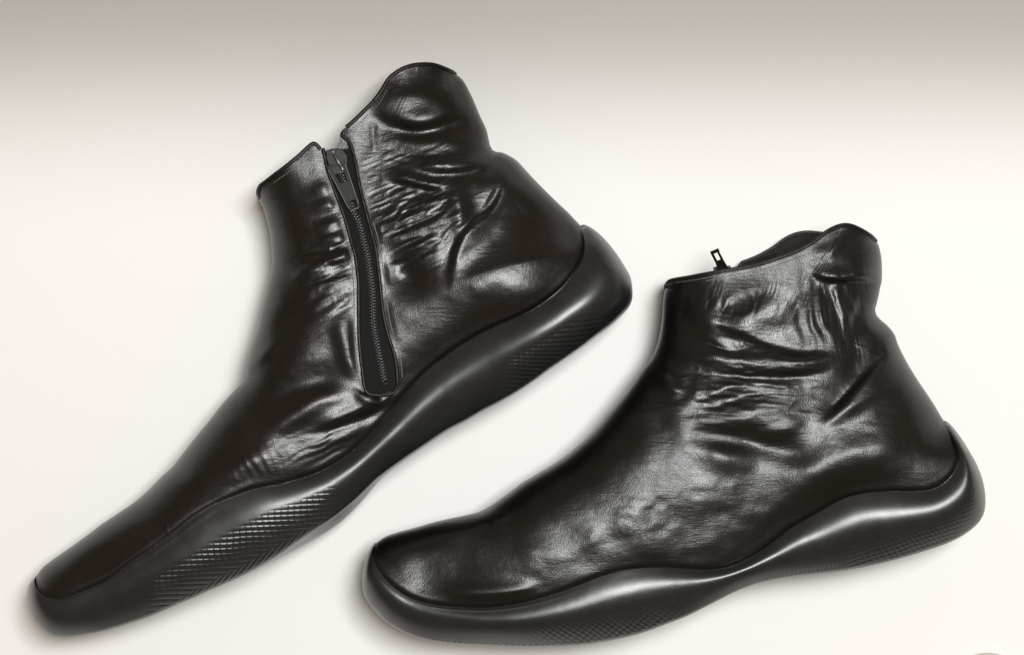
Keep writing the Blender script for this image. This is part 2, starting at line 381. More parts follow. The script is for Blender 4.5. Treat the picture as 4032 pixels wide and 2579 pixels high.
def build_sole(b, root):
    nu, nt = b.sole_res
    so = np.linspace(0, 1, nu)
    sj = pchip(so, b.pair2[0], b.pair2[1]); A = at(b.J, sj); B = at(b.O, so)
    _, hA0 = surf_z(b, A[:, 0], A[:, 1], False)
    hA0 = np.maximum(hA0-4-.85*rbf(A[:, 0], A[:, 1], b.tuck, 260), 0)
    # smooth the junction height
    k = np.hanning(41); k /= k.sum(); hA = np.convolve(np.pad(hA0, 20, mode='edge'), k, 'valid'); hA *= smooth(0, .012, so)*smooth(0, .012, 1-so)
    wE = 1-smooth(b.end_toe[0], b.end_toe[1], so)*smooth(b.end_heel[0], b.end_heel[1], 1-so)   # 1 at the rounded ends
    lift = b.lift(so)+.36*rbf(A[:, 0], A[:, 1], b.tuck, 260)*smooth(0, .1, so)*smooth(0, .06, 1-so)
    hC = hA+lift; hBm = hC*b.edge_frac(so)
    tc = b.crown(so)
    t = np.linspace(0, 1, nt); t = .55*t+.45*(np.sin((t-.5)*math.pi)*.5+.5)
    tt = t[None, :]; TC = tc[:, None]
    rise = np.clip(tt/TC, 0, 1); fall = np.clip((tt-TC)/(1-TC), 0, 1)
    h_up = hA[:, None]+lift[:, None]*np.sin(rise*math.pi/2)
    h_mid = hC[:, None]+(hBm-hC)[:, None]*fall**1.9
    # small rounding into the tread edge
    h_mid = h_mid-14*np.clip((fall-.93)/.07, 0, 1)**2
    h_end = hC[:, None]*np.sqrt(np.clip(1-fall**2.1, 0, 1))
    w = wE[:, None]
    h = np.where(tt < TC, h_up, h_mid*(1-w)+h_end*w)
    X = A[:, None, 0]*(1-tt)+B[:, None, 0]*tt; Y = A[:, None, 1]*(1-tt)+B[:, None, 1]*tt
    # moulded tread grooves
    h = h-b.grooves(b, X, Y, so[:, None]+0*tt, tt+0*X)
    h += (.8*vnoise(X/95., Y/95., b.seed+5)+.10*vnoise(X/26., Y/26., b.seed+6)+2.6*np.exp(-((tt-.05)/.035)**2)*(1-smooth(.25, .4, so))[:, None])*smooth(0, .1, tt)
    Z = ZM+np.maximum(h, 0)*S
    V = [np.stack(to_world(X, Y, Z), -1)]
    U = [np.stack([X*S*100, -Y*S*100, 0*X], -1)]
    # tread face and far side, wrapping round underneath
    hB = np.maximum(h[:, -1], 0); nrm = np.gradient(B, axis=0); nrm /= np.linalg.norm(nrm, axis=1)[:, None]; nrm = np.stack([-nrm[:, 1], nrm[:, 0]], 1)
    if (nrm[nu//2] @ (B[nu//2]-A[nu//2])) < 0: nrm = -nrm
    nb = 14
    ser = b.serration(so)
    for j in range(1, nb+1):
        f = j/nb; hh = hB*(1-2*f); ek = np.clip(hB/60., 0, 1); bulge = (5*np.sin(f*math.pi)+b.far_bulge(so)*smooth(.05, .8, f))*ek
        bx = B[:, 0]+nrm[:, 0]*(bulge+(ser if j < 3 else 0)); by = B[:, 1]+nrm[:, 1]*(bulge+(ser if j < 3 else 0))
        w0 = to_world(bx, by, ZM+hB*S); V.append(np.stack([w0[0], w0[1], ZM+hh*S], -1)[:, None]); U.append(np.stack([bx*S*100, -by*S*100, hh*S*100], -1)[:, None])
    nf = 20
    for j in range(1, nf+1):
        f = j/nf; fi = 1-f
        fb = b.far_bulge(so)*np.clip(hB/60., 0, 1)
        bx = (B[:, 0]+nrm[:, 0]*fb)*(1-f)+A[:, 0]*f; by = (B[:, 1]+nrm[:, 1]*fb)*(1-f)+A[:, 1]*f
        hh = np.interp(fi*np.ones(1), t, np.arange(nt)).astype(int)[0]; hv = -np.maximum(h[:, hh], 0)*.97
        hv = hv if j > 1 else -hB
        zz = np.maximum(ZM+hv*S, .0006)
        w0 = to_world(bx, by, ZM+0*hv); V.append(np.stack([w0[0], w0[1], zz], -1)[:, None]); U.append(np.stack([bx*S*100, -by*S*100, 0*bx+9], -1)[:, None])
    Vv = np.concatenate(V, 1); Uu = np.concatenate(U, 1); n2 = Vv.shape[1]
    link_mesh("rubber_sole", Vv.reshape(-1, 3), grid_faces(nu, n2, flip=True), M['rubber'], root, True, Uu.reshape(-1, 3))

def root_at(name, px, py, label):
    o = bpy.data.objects.new(name, None); C.objects.link(o); o.empty_display_size = .02
    o['label'] = label; o['category'] = 'boot'; o['group'] = 'pair of black leather ankle boots'
    return o

# ------------------------------------------------------------------ small hardware
def plate(mb, outline, z0, z1, bev=0.0, tilt=None):
    """solid plate over an outline given in px; z may be tilted by a function of px"""
    o = P(outline); c = o.mean(0); n = len(o)
    rings = [(o, z0), (o, z1-bev)]
    if bev > 0:
        d = c-o; d /= np.linalg.norm(d, axis=1)[:, None]; rings.append((o+d*bev/S*.9, z1))
    vs = []
    for r, z in rings:
        for x, y in r:
            zz = z+(tilt(x, y) if tilt else 0); vs.append(to_world(x, y, zz))
    f = [list(range(n)), [len(vs)-n+k for k in range(n)][::-1]]
    for a in range(len(rings)-1):
        for k in range(n): f.append([a*n+k, a*n+(k+1) % n, (a+1)*n+(k+1) % n, (a+1)*n+k][::-1])
    mb.add(vs, f)
def bar(mb, p, q, w, z0, z1, tilt=None, w2=None, bev=.0001):
    p = P(p); q = P(q); d = (q-p)/np.linalg.norm(q-p); s = np.array([-d[1], d[0]]); w2 = w2 or w
    plate(mb, [p-s*w/2, p+s*w/2, q+s*w2/2, q-s*w2/2], z0, z1, bev, tilt)

# ------------------------------------------------------------------ left boot: inner side with the zip
ZL = [(1262,585),(1278,660),(1307,747),(1346,851),(1375,955),(1388,1000),(1401,1097),(1403,1195),(1403,1292),(1409,1390),(1421,1487),(1428,1530),(1446,1549),(1495,1557)]
ZR = [(1352,532),(1384,560),(1408,640),(1427,743),(1460,873),(1486,971),(1491,1000),(1503,1097),(1518,1234),(1541,1331),(1565,1409),(1573,1487),(1572,1526),(1552,1546),(1495,1557)]
ZC = [(1322,600),(1350,700),(1376,780),(1392,838),(1408,864),(1421,909),(1434,961),(1444,1000),(1456,1078),(1466,1156),(1468,1253),(1475,1312),(1487,1370),(1499,1429),(1514,1502)]
ZL = [(x+9*(1 if y < 1540 else .4), y) for x, y in ZL]; ZR = [(x-9*(1 if y < 1540 else .4), y) for x, y in ZR]
def zip_x(y):
    L = P(ZL); R = P(ZR); return np.interp(y, L[:, 1], L[:, 0]), np.interp(y, R[:, 1], R[:, 0])
def extra_left(b, x, y):
    l, r = zip_x(y)
    e = np.zeros(x.shape)
    # smooth heel counter: rises from the back seam to a rounded edge above the sole
    yc = np.interp(x, [1500, 1690, 1900, 2080, 2250], [1262, 1192, 1108, 1062, 1036]); u = np.maximum(yc-30-y, 0)*.93
    e += -40*np.tanh(u/125.)*(u/(u+14.))*smooth(1740+.25*(1150-y), 1900+.25*(1150-y), x)*smooth(690, 860, y)
    # fine fan of creases between zip and heel counter
    m = np.exp(-(((x-1660)/150.)**2+((y-880)/150.)**2))
    e += m*2.4*np.sin((y+.55*x)/7.5+4*vnoise(x/90, y/60, 21))*(.6+.4*vnoise(x/60, y/40, 22))
    m = np.exp(-(((x-1270)/90.)**2+((y-1080)/130.)**2))
    e += m*1.2*np.sin((y+.5*x)/8.0+4*vnoise(x/70, y/60, 23))
    rid = lambda u, v, sd: 1-2*np.abs(vnoise(u, v, sd))
    c_, s_ = .927, -.375; uu = x*c_+y*s_; vv = -x*s_+y*c_
    m = np.exp(-(((x-1640)/190.)**2+((y-800)/240.)**2))+.8*np.exp(-(((x-1270)/130.)**2+((y-1060)/220.)**2))
    e += m*(1.9*rid(uu/75+1.3*vnoise(x/90, y/90, 51), vv/17., 52)+.8*rid(uu/42, vv/9., 53))
    m = np.exp(-(((x-1290)/170.)**2+((y-1770)/70.)**2))
    e += m*0.8*np.sin((y+.45*x)/5.0+2*vnoise(x/70, y/60, 24))
    m = np.exp(-(((x-1030)/110.)**2+((y-1820)/60.)**2))
    e += m*0.7*np.sin((x-.55*y)/6.0+2*vnoise(x/70, y/60, 25))
    return e
def flat_left(x, y):
    l, r = zip_x(y)
    return smooth(-45, 2, x-l)*smooth(-45, 2, r-x)*smooth(-30, 0, 1560-y)
def sunk_left(x, y):
    l, r = zip_x(y)
    return smooth(-6, 8, x-l)*smooth(-6, 8, r-x)*smooth(-4, 10, 1556-y)
def grooves_left(b, x, y, s, t):
    d = np.zeros(x.shape)
    g = lambda ph, per, wd: np.exp(-(((ph/per+.5) % 1-.5)*per/wd)**2)
    # forefoot chevrons
    z = smooth(560, 640, x)*smooth(1350, 1230, x)
    top = smooth(.36, .50, t)*smooth(1.0, .97, t)
    fold = (y-2300)+.545*(x-815)                      # below the fold the rows turn down to the left
    wv = 3*vnoise(x/110, y/90, 31)
    a = g(y+wv+.03*x, 20, 3.0); c = g(x+y/1.2+wv, 20, 3.4)
    k = smooth(-6, 6, fold)
    ticks = g(x-.15*y+4*np.sin(y/20), 26, 2.2)*.6
    d += 3.0*z*top*((1-k)*np.maximum(a, ticks)+k*c)
    # heel rows
    z = smooth(1960, 2030, x)*smooth(2480, 2400, x)*smooth(1235, 1262, y)
    top = smooth(.48, .60, t)*smooth(1.0, .97, t)
    yy = y-.10*(2250-x)*smooth(1350, 1500, y)*-1+ .16*(x-2230)*smooth(1400, 1250, y)*1
    a = g(yy+wv, 18.5, 2.8); ticks = g(x+.1*y, 21, 2.2)*.65
    d += 3.0*z*top*np.maximum(a, ticks)
    return d
left = setup_boot(dict(
 junction=[(141,2268),(135,2283),(143,2313),(166,2339),(200,2356),(239,2358),(283,2346),(333,2326),(416,2289),(465,2256),(515,2216),(582,2172),(619,2145),(686,2099),(732,2061),(766,2035),(840,1990),(916,1958),(999,1927),(1099,1908),(1165,1890),(1250,1862),(1320,1825),(1380,1785),(1450,1719),(1486,1680),(1526,1636),(1564,1590),(1600,1548),(1640,1505),(1690,1455),(1750,1407),(1830,1352),(1900,1312),(1963,1282),(2040,1250),(2110,1214),(2170,1173),(2219,1130),(2258,1083),(2285,1040),(2301,990),(2302,950),(2292,910),(2288,890)],
 front=[(141,2268),(146,2262),(166,2236),(206,2203),(259,2166),(333,2113),(400,2063),(466,2019),(533,1973),(586,1926),(633,1878),(676,1840),(702,1808),(752,1743),(795,1690),(833,1644),(866,1600),(900,1562),(936,1523),(960,1493),(965,1470),(967,1446),(976,1406),(989,1360),(1009,1300),(1026,1233),(1046,1149),(1059,1099),(1068,1060),(1070,1020),(1067,966),(1063,926),(1053,883),(1036,823),(1024,800),(1018,780)],
 collar=[(1018,780),(1016,758),(1024,735),(1049,715),(1085,687),(1124,658),(1179,613),(1219,576),(1235,566),(1248,574),(1262,588),(1289,590),(1313,586),(1334,562),(1339,530),(1347,514),(1378,491),(1428,444),(1478,392),(1508,349),(1533,310),(1568,282),(1612,262),(1657,255),(1707,257),(1752,272),(1792,290)],
 back=[(1792,290),(1822,317),(1847,359),(1872,414),(1891,459),(1916,514),(1924,549),(1934,584),(1948,597),(1976,601),(2016,620),(2040,638),(2068,668),(2100,703),(2139,743),(2193,796),(2239,839),(2270,872),(2288,890)],
 outline=[(141,2269),(134,2274),(116,2299),(110,2333),(113,2376),(126,2422),(150,2462),(183,2492),(216,2505),(266,2508),(333,2499),(399,2486),(499,2456),(579,2429),(698,2378),(767,2349),(833,2319),(900,2290),(966,2259),(1032,2223),(1099,2183),(1165,2136),(1232,2090),(1315,2033),(1398,1966),(1455,1912),(1480,1888),(1540,1842),(1600,1800),(1650,1766),(1699,1733),(1765,1690),(1832,1655),(1898,1616),(1965,1581),(2031,1543),(2099,1498),(2166,1449),(2232,1404),(2282,1369),(2339,1326),(2405,1276),(2445,1238),(2472,1206),(2485,1176),(2487,1136),(2480,1090),(2462,1055),(2425,996),(2385,946),(2349,912),(2319,892),(2298,885),(2288,888)],
 pair_top=[((200,2356),(150,2256)),((239,2358),(175,2230)),((465,2256),(333,2113)),((700,2080),(560,1950)),((999,1927),(792,1693)),((1198,1879),(939,1523)),((1300,1836),(976,1406)),((1430,1740),(1066,966)),((1498,1668),(1018,780)),((1590,1560),(1313,586)),((1690,1455),(1568,282)),((1800,1372),(1657,255)),((1900,1312),(1792,290)),((2040,1250),(1934,584)),((2170,1173),(2100,703)),((2258,1083),(2193,796)),((2301,990),(2255,856))],
 pair_sole=[((135,2283),(110,2333)),((166,2339),(126,2422)),((239,2358),(216,2505)),((465,2256),(560,2436)),((619,2145),(750,2356)),((840,1990),(1032,2223)),((1099,1908),(1232,2090)),((1300,1836),(1398,1966)),((1526,1636),(1640,1773)),((1750,1407),(1890,1620)),((1963,1282),(2099,1498)),((2110,1214),(2250,1391)),((2219,1130),(2425,1258)),((2285,1040),(2487,1140)),((2301,990),(2455,1043)),((2295,920),(2370,930))],
 far_collar=[(1018,780),(1020,755),(1049,725),(1124,668),(1219,590),(1262,600),(1313,596),(1345,560),(1360,520),(1428,454),(1478,402),(1533,320),(1612,272),(1707,264),(1792,290)],
 thick=[(180,2290,170),(350,2230,225),(600,2100,262),(850,1970,290),(850,1800,285),(1100,1880,264),(1300,1790,232),(1480,1660,206),(1750,1400,232),(2000,1240,260),(1250,1500,268),(1500,1350,258),(1500,900,235),(1550,500,200),(1700,350,175),(2050,1020,315),(1960,820,300),(2150,850,300),(2250,1050,280),(1150,800,220)],
 roll=[(250,2250,130),(450,2150,210),(700,2000,290),(1000,1700,380),(1200,1300,270),(1300,800,190),(1500,500,200)],
 roll_back=[(1800,400,170),(1950,600,220),(2000,850,560),(2200,1000,500),(2150,1200,400),(1500,1600,400),(1400,900,300)],
 tuck=[(300,2300,0),(900,1980,4),(1200,1860,12),(1500,1650,26),(1800,1350,44),(2100,1200,40),(2260,1050,14)],
 collar_axis=(1600., 500.), sink=-.0050, seed=11, lump=6., leather='leather', res=(900, 290), sole_res=(1500, 110),
 binding_runs=[(0.0, .338), (.485, 1.0)],
 end_toe=(.02, .17), end_heel=(.03, .22),
 lift=lambda s: 4+14*smooth(.10, .30, s)*smooth(.0, .12, 1-s)+6*smooth(.6, .8, s)*smooth(0, .15, 1-s),
 edge_frac=lambda s: .60+.14*np.exp(-((s-.45)/.1)**2),
 crown=lambda s: .20+.17*smooth(.1, .3, s)+.03*smooth(.6, .8, s),
 far_bulge=lambda s: 34*np.exp(-((s-.43)/.065)**2)+4,
 serration=lambda s: np.where((s > .5) & (s < .78), 1.6*np.sign(np.sin(s*900)), 0),
 extra=extra_left, flat=flat_left, sunk=sunk_left, grooves=grooves_left,
 stitch=[([(1470,875),(1496,972),(1513,1097),(1530,1234),(1552,1331),(1576,1409),(1584,1487)], 13, 9, 2.4),
         ([(1338,860),(1366,955),(1380,1000),(1391,1097),(1394,1195),(1394,1292),(1400,1390),(1412,1487),(1428,1536)], 13, 9, 2.4),
         ([(1396,600),(1419,700),(1440,780),(1458,840)], 13, 9, 2.2),
         ([(1075,722),(1150,668),(1225,600)], 12, 8, 1.6), ([(1380,516),(1440,462),(1490,412),(1525,355)], 12, 8, 1.6)],
 steps=[
  ([(1440,425),(1500,456),(1560,486),(1635,504),(1710,490),(1790,460),(1930,446)], -1, 22, 150, 18, 110, 13),
  ([(1600,655),(1672,672),(1800,672),(1900,652),(1960,612)], -1, 22, 55, 16, 42, 11),
  ([(1500,700),(1600,722),(1692,742),(1790,742)], -1, 13, 34, 12, 40, 8),
  ([(2012,640),(1985,690),(1964,770),(1925,830),(1850,890),(1800,960),(1775,1060),(1768,1160)], -1, 12, 60, 16, 50, 7),
  ([(1195,1716),(1300,1678),(1400,1640),(1500,1598),(1560,1550)], -1, 22, 60, 16, 40, 12),
 ],
 strokes=[
  ([(1480,430),(1560,392),(1650,380),(1760,412)], 26, 5), ([(1560,505),(1640,526),(1720,508)], 22, -5),
  ([(1469,470),(1470,540),(1476,610)], 10, 6), ([(1500,540),(1620,560),(1780,560),(1880,585)], 26, 8),
  ([(1540,600),(1640,612),(1760,615)], 7, -4), ([(1530,625),(1620,640),(1700,645)], 6, -3.5), ([(1500,580),(1560,590),(1640,590)], 6, -3),
  ([(1498,682),(1580,692),(1680,716),(1760,722)], 14, 9),
  ([(1770,730),(1802,790),(1812,860),(1800,930)], 19, 14), ([(1850,700),(1868,780),(1860,850)], 30, -12),
  ([(1507,893),(1580,868),(1650,845),(1720,822)], 15, 14), ([(1520,925),(1620,892),(1740,850)], 9, -9), ([(1600,830),(1680,800),(1760,780)], 10, 7),
  ([(1515,962),(1600,930),(1700,885),(1780,850)], 15, 14), ([(1530,992),(1640,945),(1760,890)], 9, -9),
  ([(1532,1028),(1600,992),(1680,950),(1740,925)], 14, 13), ([(1556,1055),(1640,1010),(1720,965)], 9, -8), ([(1570,1080),(1640,1038),(1700,1000)], 8, 6),
  ([(1590,810),(1660,770),(1740,770)], 7, -5),
  ([(1249,905),(1300,888),(1350,868)], 19, 15), ([(1220,938),(1290,920),(1360,902)], 10, -10),
  ([(1262,955),(1320,940),(1372,930)], 17, 15), ([(1180,985),(1290,985),(1378,962)], 10, -11),
  ([(1275,1030),(1330,1014),(1388,1000)], 17, 17), ([(1170,1030),(1260,1050),(1392,1040)], 9, -8),
  ([(1150,960),(1180,985),(1205,1005)], 20, 8),
  ([(1160,1100),(1215,1062),(1290,1048)], 27, 17), ([(1180,1135),(1280,1098),(1395,1062)], 10, -11),
  ([(1170,1180),(1240,1138),(1398,1090)], 15, 14), ([(1200,1205),(1310,1145),(1398,1115)], 8, -9),
  ([(1216,1218),(1300,1166),(1400,1110)], 13, 12), ([(1240,1235),(1340,1165),(1400,1130)], 8, -9),
  ([(1240,1262),(1330,1200),(1400,1150)], 15, 13), ([(1290,1262),(1350,1220),(1400,1180)], 10, -8),
  ([(1230,765),(1265,748),(1300,733)], 17, 11), ([(1215,792),(1260,780),(1310,765)], 12, -10), ([(1240,828),(1285,808),(1325,785)], 19, 13), ([(1225,862),(1290,850),(1340,835)], 16, -13),
  ([(975,1445),(1030,1400),(1090,1350)], 22, 10), ([(964,1490),(1010,1448),(1080,1400),(1160,1335)], 14, -13), ([(1080,1300),(1160,1240),(1200,1180)], 30, -8),
  ([(1338,1230),(1352,1330),(1376,1420),(1400,1490)], 26, 10),
  ([(1020,1712),(1149,1640),(1265,1578),(1398,1542)], 36, 18), ([(1060,1600),(1180,1520),(1330,1470)], 40, -14),
  ([(1390,1530),(1450,1575),(1530,1572),(1590,1530)], 13, 13),
  ([(1200,1765),(1330,1718),(1490,1655)], 18, 9), ([(930,1830),(1010,1790),(1080,1760)], 30, 7),
  ([(640,2025),(655,2065),(659,2095),(655,2122)], 3.5, 3.5),
  ([(1500,1252),(1600,1212),(1692,1178),(1897,1097),(2000,1062),(2100,1040),(2207,1026),(2290,1020)], 58, 12),
  ([(1560,1010),(1600,1090),(1620,1150)], 50, -24), 
  ([(700,1910),(850,1880),(1000,1830)], 30, 5), ([(300,2250),(450,2190),(600,2110)], 34, -8), ([(700,1780),(760,1850),(800,1900)], 30, 4),
 ]))
o = root_at("ankle_boot", 1300, 1500, "black leather ankle boot lying zip side up with its metal pull flat")
build_boot(left, o)
left_root = o

def build_zip(b, root):
    # tape
    n = 220; ys = np.linspace(592, 1550, n); l, r = zip_x(ys); na = 21
    a = np.linspace(0, 1, na)[None]; X = l[:, None]*(1-a)+r[:, None]*a; Y = ys[:, None]+0*a
    Y = Y-(a-.5)*18
    z, _ = surf_z(b, X, Y, False)
    z = z+S*(-2.0+1.1*np.cos(a*math.pi*2*7)+1.0*np.sin(ys[:, None]/70.))
    v = np.stack(to_world(X, Y, z), -1).reshape(-1, 3)
    tape = link_mesh("zip_tape", v, grid_faces(n, na), M['tape'], root, True, np.stack([X*S*100, -Y*S*100, 0*X], -1).reshape(-1, 3))
    # folded leather edges on both sides
    mb = MB()
    for pts, rr in ((ZL, 7.0), (ZR, 7.0)):
        c = at(spline(pts, 800), np.linspace(.0, 1, 260)); z, _ = surf_z(b, c[:, 0], c[:, 1], False)
        z = z+S*(1.0+1.2*vnoise(c[:, 0]/30, c[:, 1]/30, 8))
        vv, ff = tube(np.stack(to_world(c[:, 0], c[:, 1], z), -1), rr*S*(1+.15*vnoise(c[:, 1]/25, c[:, 0]/25, 9)), 10, (1, .75)); mb.add(vv, ff)
    mb.build("zip_edge", M['binding'], root)
    # teeth: too small to pick apart one by one
    mb = MB(); c = spline(ZC, 1600); L = np.linalg.norm(np.diff(c, axis=0), axis=1).sum(); k = int(L/11.5)
    g = np.gradient(c, axis=0); g /= np.linalg.norm(g, axis=1)[:, None]
    for i in range(k):
        s = (i+.5)/k; q = at(c, s); d = at(g, s); sd = np.array([-d[1], d[0]])
        for sg in (-1, 1):
            p0 = q+sd*sg*1.5+d*sg*2.9; p1 = q+sd*sg*12+d*sg*2.9
            pp = np.linspace(p0, p1, 4); z, _ = surf_z(b, pp[:, 0], pp[:, 1], False); z = z+S*np.array([3.0, 4.4, 3.6, 1.0])
            vv, ff = tube(np.stack(to_world(pp[:, 0], pp[:, 1], z), -1), S*np.array([2.4, 2.9, 2.5, 1.6]), 6); mb.add(vv, ff)
    o = mb.build("zip_teeth", M['teeth'], root); o['kind'] = 'stuff'
    # stop at the bottom end
    mb = MB(); z = float(surf_z(b, P([[1512.]]), P([[1512.]]), False)[0][0, 0]); bar(mb, (1499, 1516), (1530, 1508), 10, z, z+8*S, None, None, 2*S); mb.build("zip_stop", M['metal'], root)
    # slider and pull
    zs = float(surf_z(b, P([[1330.]]), P([[650.]]), False)[0][0, 0])
    mb = MB()
    plate(mb, [(1283,596),(1300,588),(1330,584),(1350,590),(1368,612),(1370,640),(1362,668),(1350,684),(1318,690),(1306,676),(1294,650),(1284,622)], zs-2*S, zs+9*S, 3*S)
    slider = mb.build("zip_slider", M['enamel'], root, False)
    mb = MB(); pth = P([[1312,600,zs+8*S],[1316,612,zs+17*S],[1328,632,zs+22*S],[1342,654,zs+20*S],[1350,668,zs+9*S]])
    q = np.array([to_world(*p) for p in pth]); vv, ff = tube(q, 5.5*S, 8); mb.add(vv, ff); mb.build("slider_bridge", M['metal_pale'], slider)
    z1 = float(surf_z(b, P([[1390.]]), P([[810.]]), False)[0][0, 0])
    tl = lambda x, y: (z1-zs)*np.clip((y-640)/170., 0, 1.2)
    zb = zs+13*S; zt = zb+7*S
    mb = MB()
    OL = [(1290,661),(1379,833)]; OR = [(1357,640),(1415,815)]
    bar(mb, (1296,658), (1331,727), 13, zb, zt, tl, 15, 1.5*S); bar(mb, (1352,641), (1374,712), 13, zb, zt, tl, 15, 1.5*S)
    bar(mb, (1291,659), (1358,638), 11, zb, zt, tl, 11, 1.5*S)
    plate(mb, [(1323,726),(1382,708),(1400,769),(1403,785),(1364,799),(1357,792)], zb, zt, 1.5*S, tl)
    bar(mb, (1360,790), (1383,826), 9, zb, zt, tl, 8, 1.5*S); bar(mb, (1402,778), (1411,812), 9, zb, zt, tl, 8, 1.5*S)
    bar(mb, (1379,829), (1415,815), 8, zb, zt, tl, 8, 1.5*S)
    mb.build("zip_pull", M['metal'], slider, False)
    mb = MB()
    for p, q in (((1289,662),(1379,834)), ((1358,640),(1416,815)), ((1379,834),(1416,815))):
        pp = np.linspace(P(p), P(q), 12); z = np.array([zt+tl(x, y)-.5*S for x, y in pp]); vv, ff = tube(np.stack(to_world(pp[:, 0], pp[:, 1], z), -1), 1.9*S, 6); mb.add(vv, ff)
    mb.build("pull_rim", M['metal_pale'], slider)
build_zip(left, left_root)

# ------------------------------------------------------------------ right boot: outer side
def extra_right(b, x, y):
    e = np.zeros(x.shape)
    m = np.exp(-(((x-3230)/90.)**2+((y-1240)/130.)**2)); e += m*2.6*np.sin((x-.15*y)/9.0+2.5*vnoise(x/90, y/90, 41))
    m = np.exp(-(((x-2850)/200.)**2+((y-1200)/50.)**2)); e += m*1.2*np.sin((x+.35*y)/10.0+3*vnoise(x/60, y/60, 42))
    rid = lambda u, v, sd: 1-2*np.abs(vnoise(u, v, sd))
    m = np.exp(-(((x-2960)/300.)**2+((y-1500)/190.)**2)); e += m*(1.6*rid(x/85+1.2*vnoise(x/90, y/90, 61), (y-.12*x)/19., 62)+.7*rid(x/44, y/10., 63))
    m = np.exp(-(((x-2950)/330.)**2+((y-1170)/70.)**2)); e += m*.8*rid((x+.3*y)/17., (y-.3*x)/75, 64)
    m = np.exp(-(((x-3330)/110.)**2+((y-1250)/160.)**2)); e += m*1.7*rid((x-.2*y)/17., y/80., 65)
    m = np.exp(-(((x-2900)/300.)**2+((y-1560)/130.)**2)); e += m*2.4*vnoise(x/60, y/16., 43)
    m = np.exp(-(((x-2650)/350.)**2+((y-2000)/180.)**2)); e += m*2.0*vnoise(x/50, y/36., 44)
    return e
def grooves_right(b, x, y, s, t):
    g = lambda ph, per, wd: np.exp(-(((ph/per+.5) % 1-.5)*per/wd)**2)
    d = np.zeros(x.shape); wv = 3*vnoise(x/110, y/90, 33)
    z = smooth(2060, 2180, x)*smooth(2720, 2600, x)
    top = smooth(.50, .66, t)
    d += 2.6*z*top*np.maximum(g(x+1.1*y+wv, 31, 3.2), g(x*.62-y+wv, 19, 2.8))
    z = smooth(1600, 1750, x)*smooth(2240, 2120, x)*smooth(.88, .93, t); d += 4.0*z*np.maximum(g(x+1.1*y, 24, 3.2), g(x-y*1.1, 24, 3.))
    z = smooth(3300, 3370, x)*smooth(3880, 3800, x); top = smooth(.46, .60, t+.12*smooth(3450, 3330, x)*-1)
    k = np.interp(x, [3300, 3450, 3600, 3850], [.35, .6, 1.0, 1.5])
    ph = x-k*(y-2150)
    d += 3.0*z*top*np.maximum(g(ph+wv, 26, 3.2), .6*g(y+.33*x+wv, 17, 2.6))
    z = smooth(3050, 3120, x)*smooth(3340, 3280, x)*smooth(.84, .92, t); d += 4*z*g(x, 17, 3)
    return d
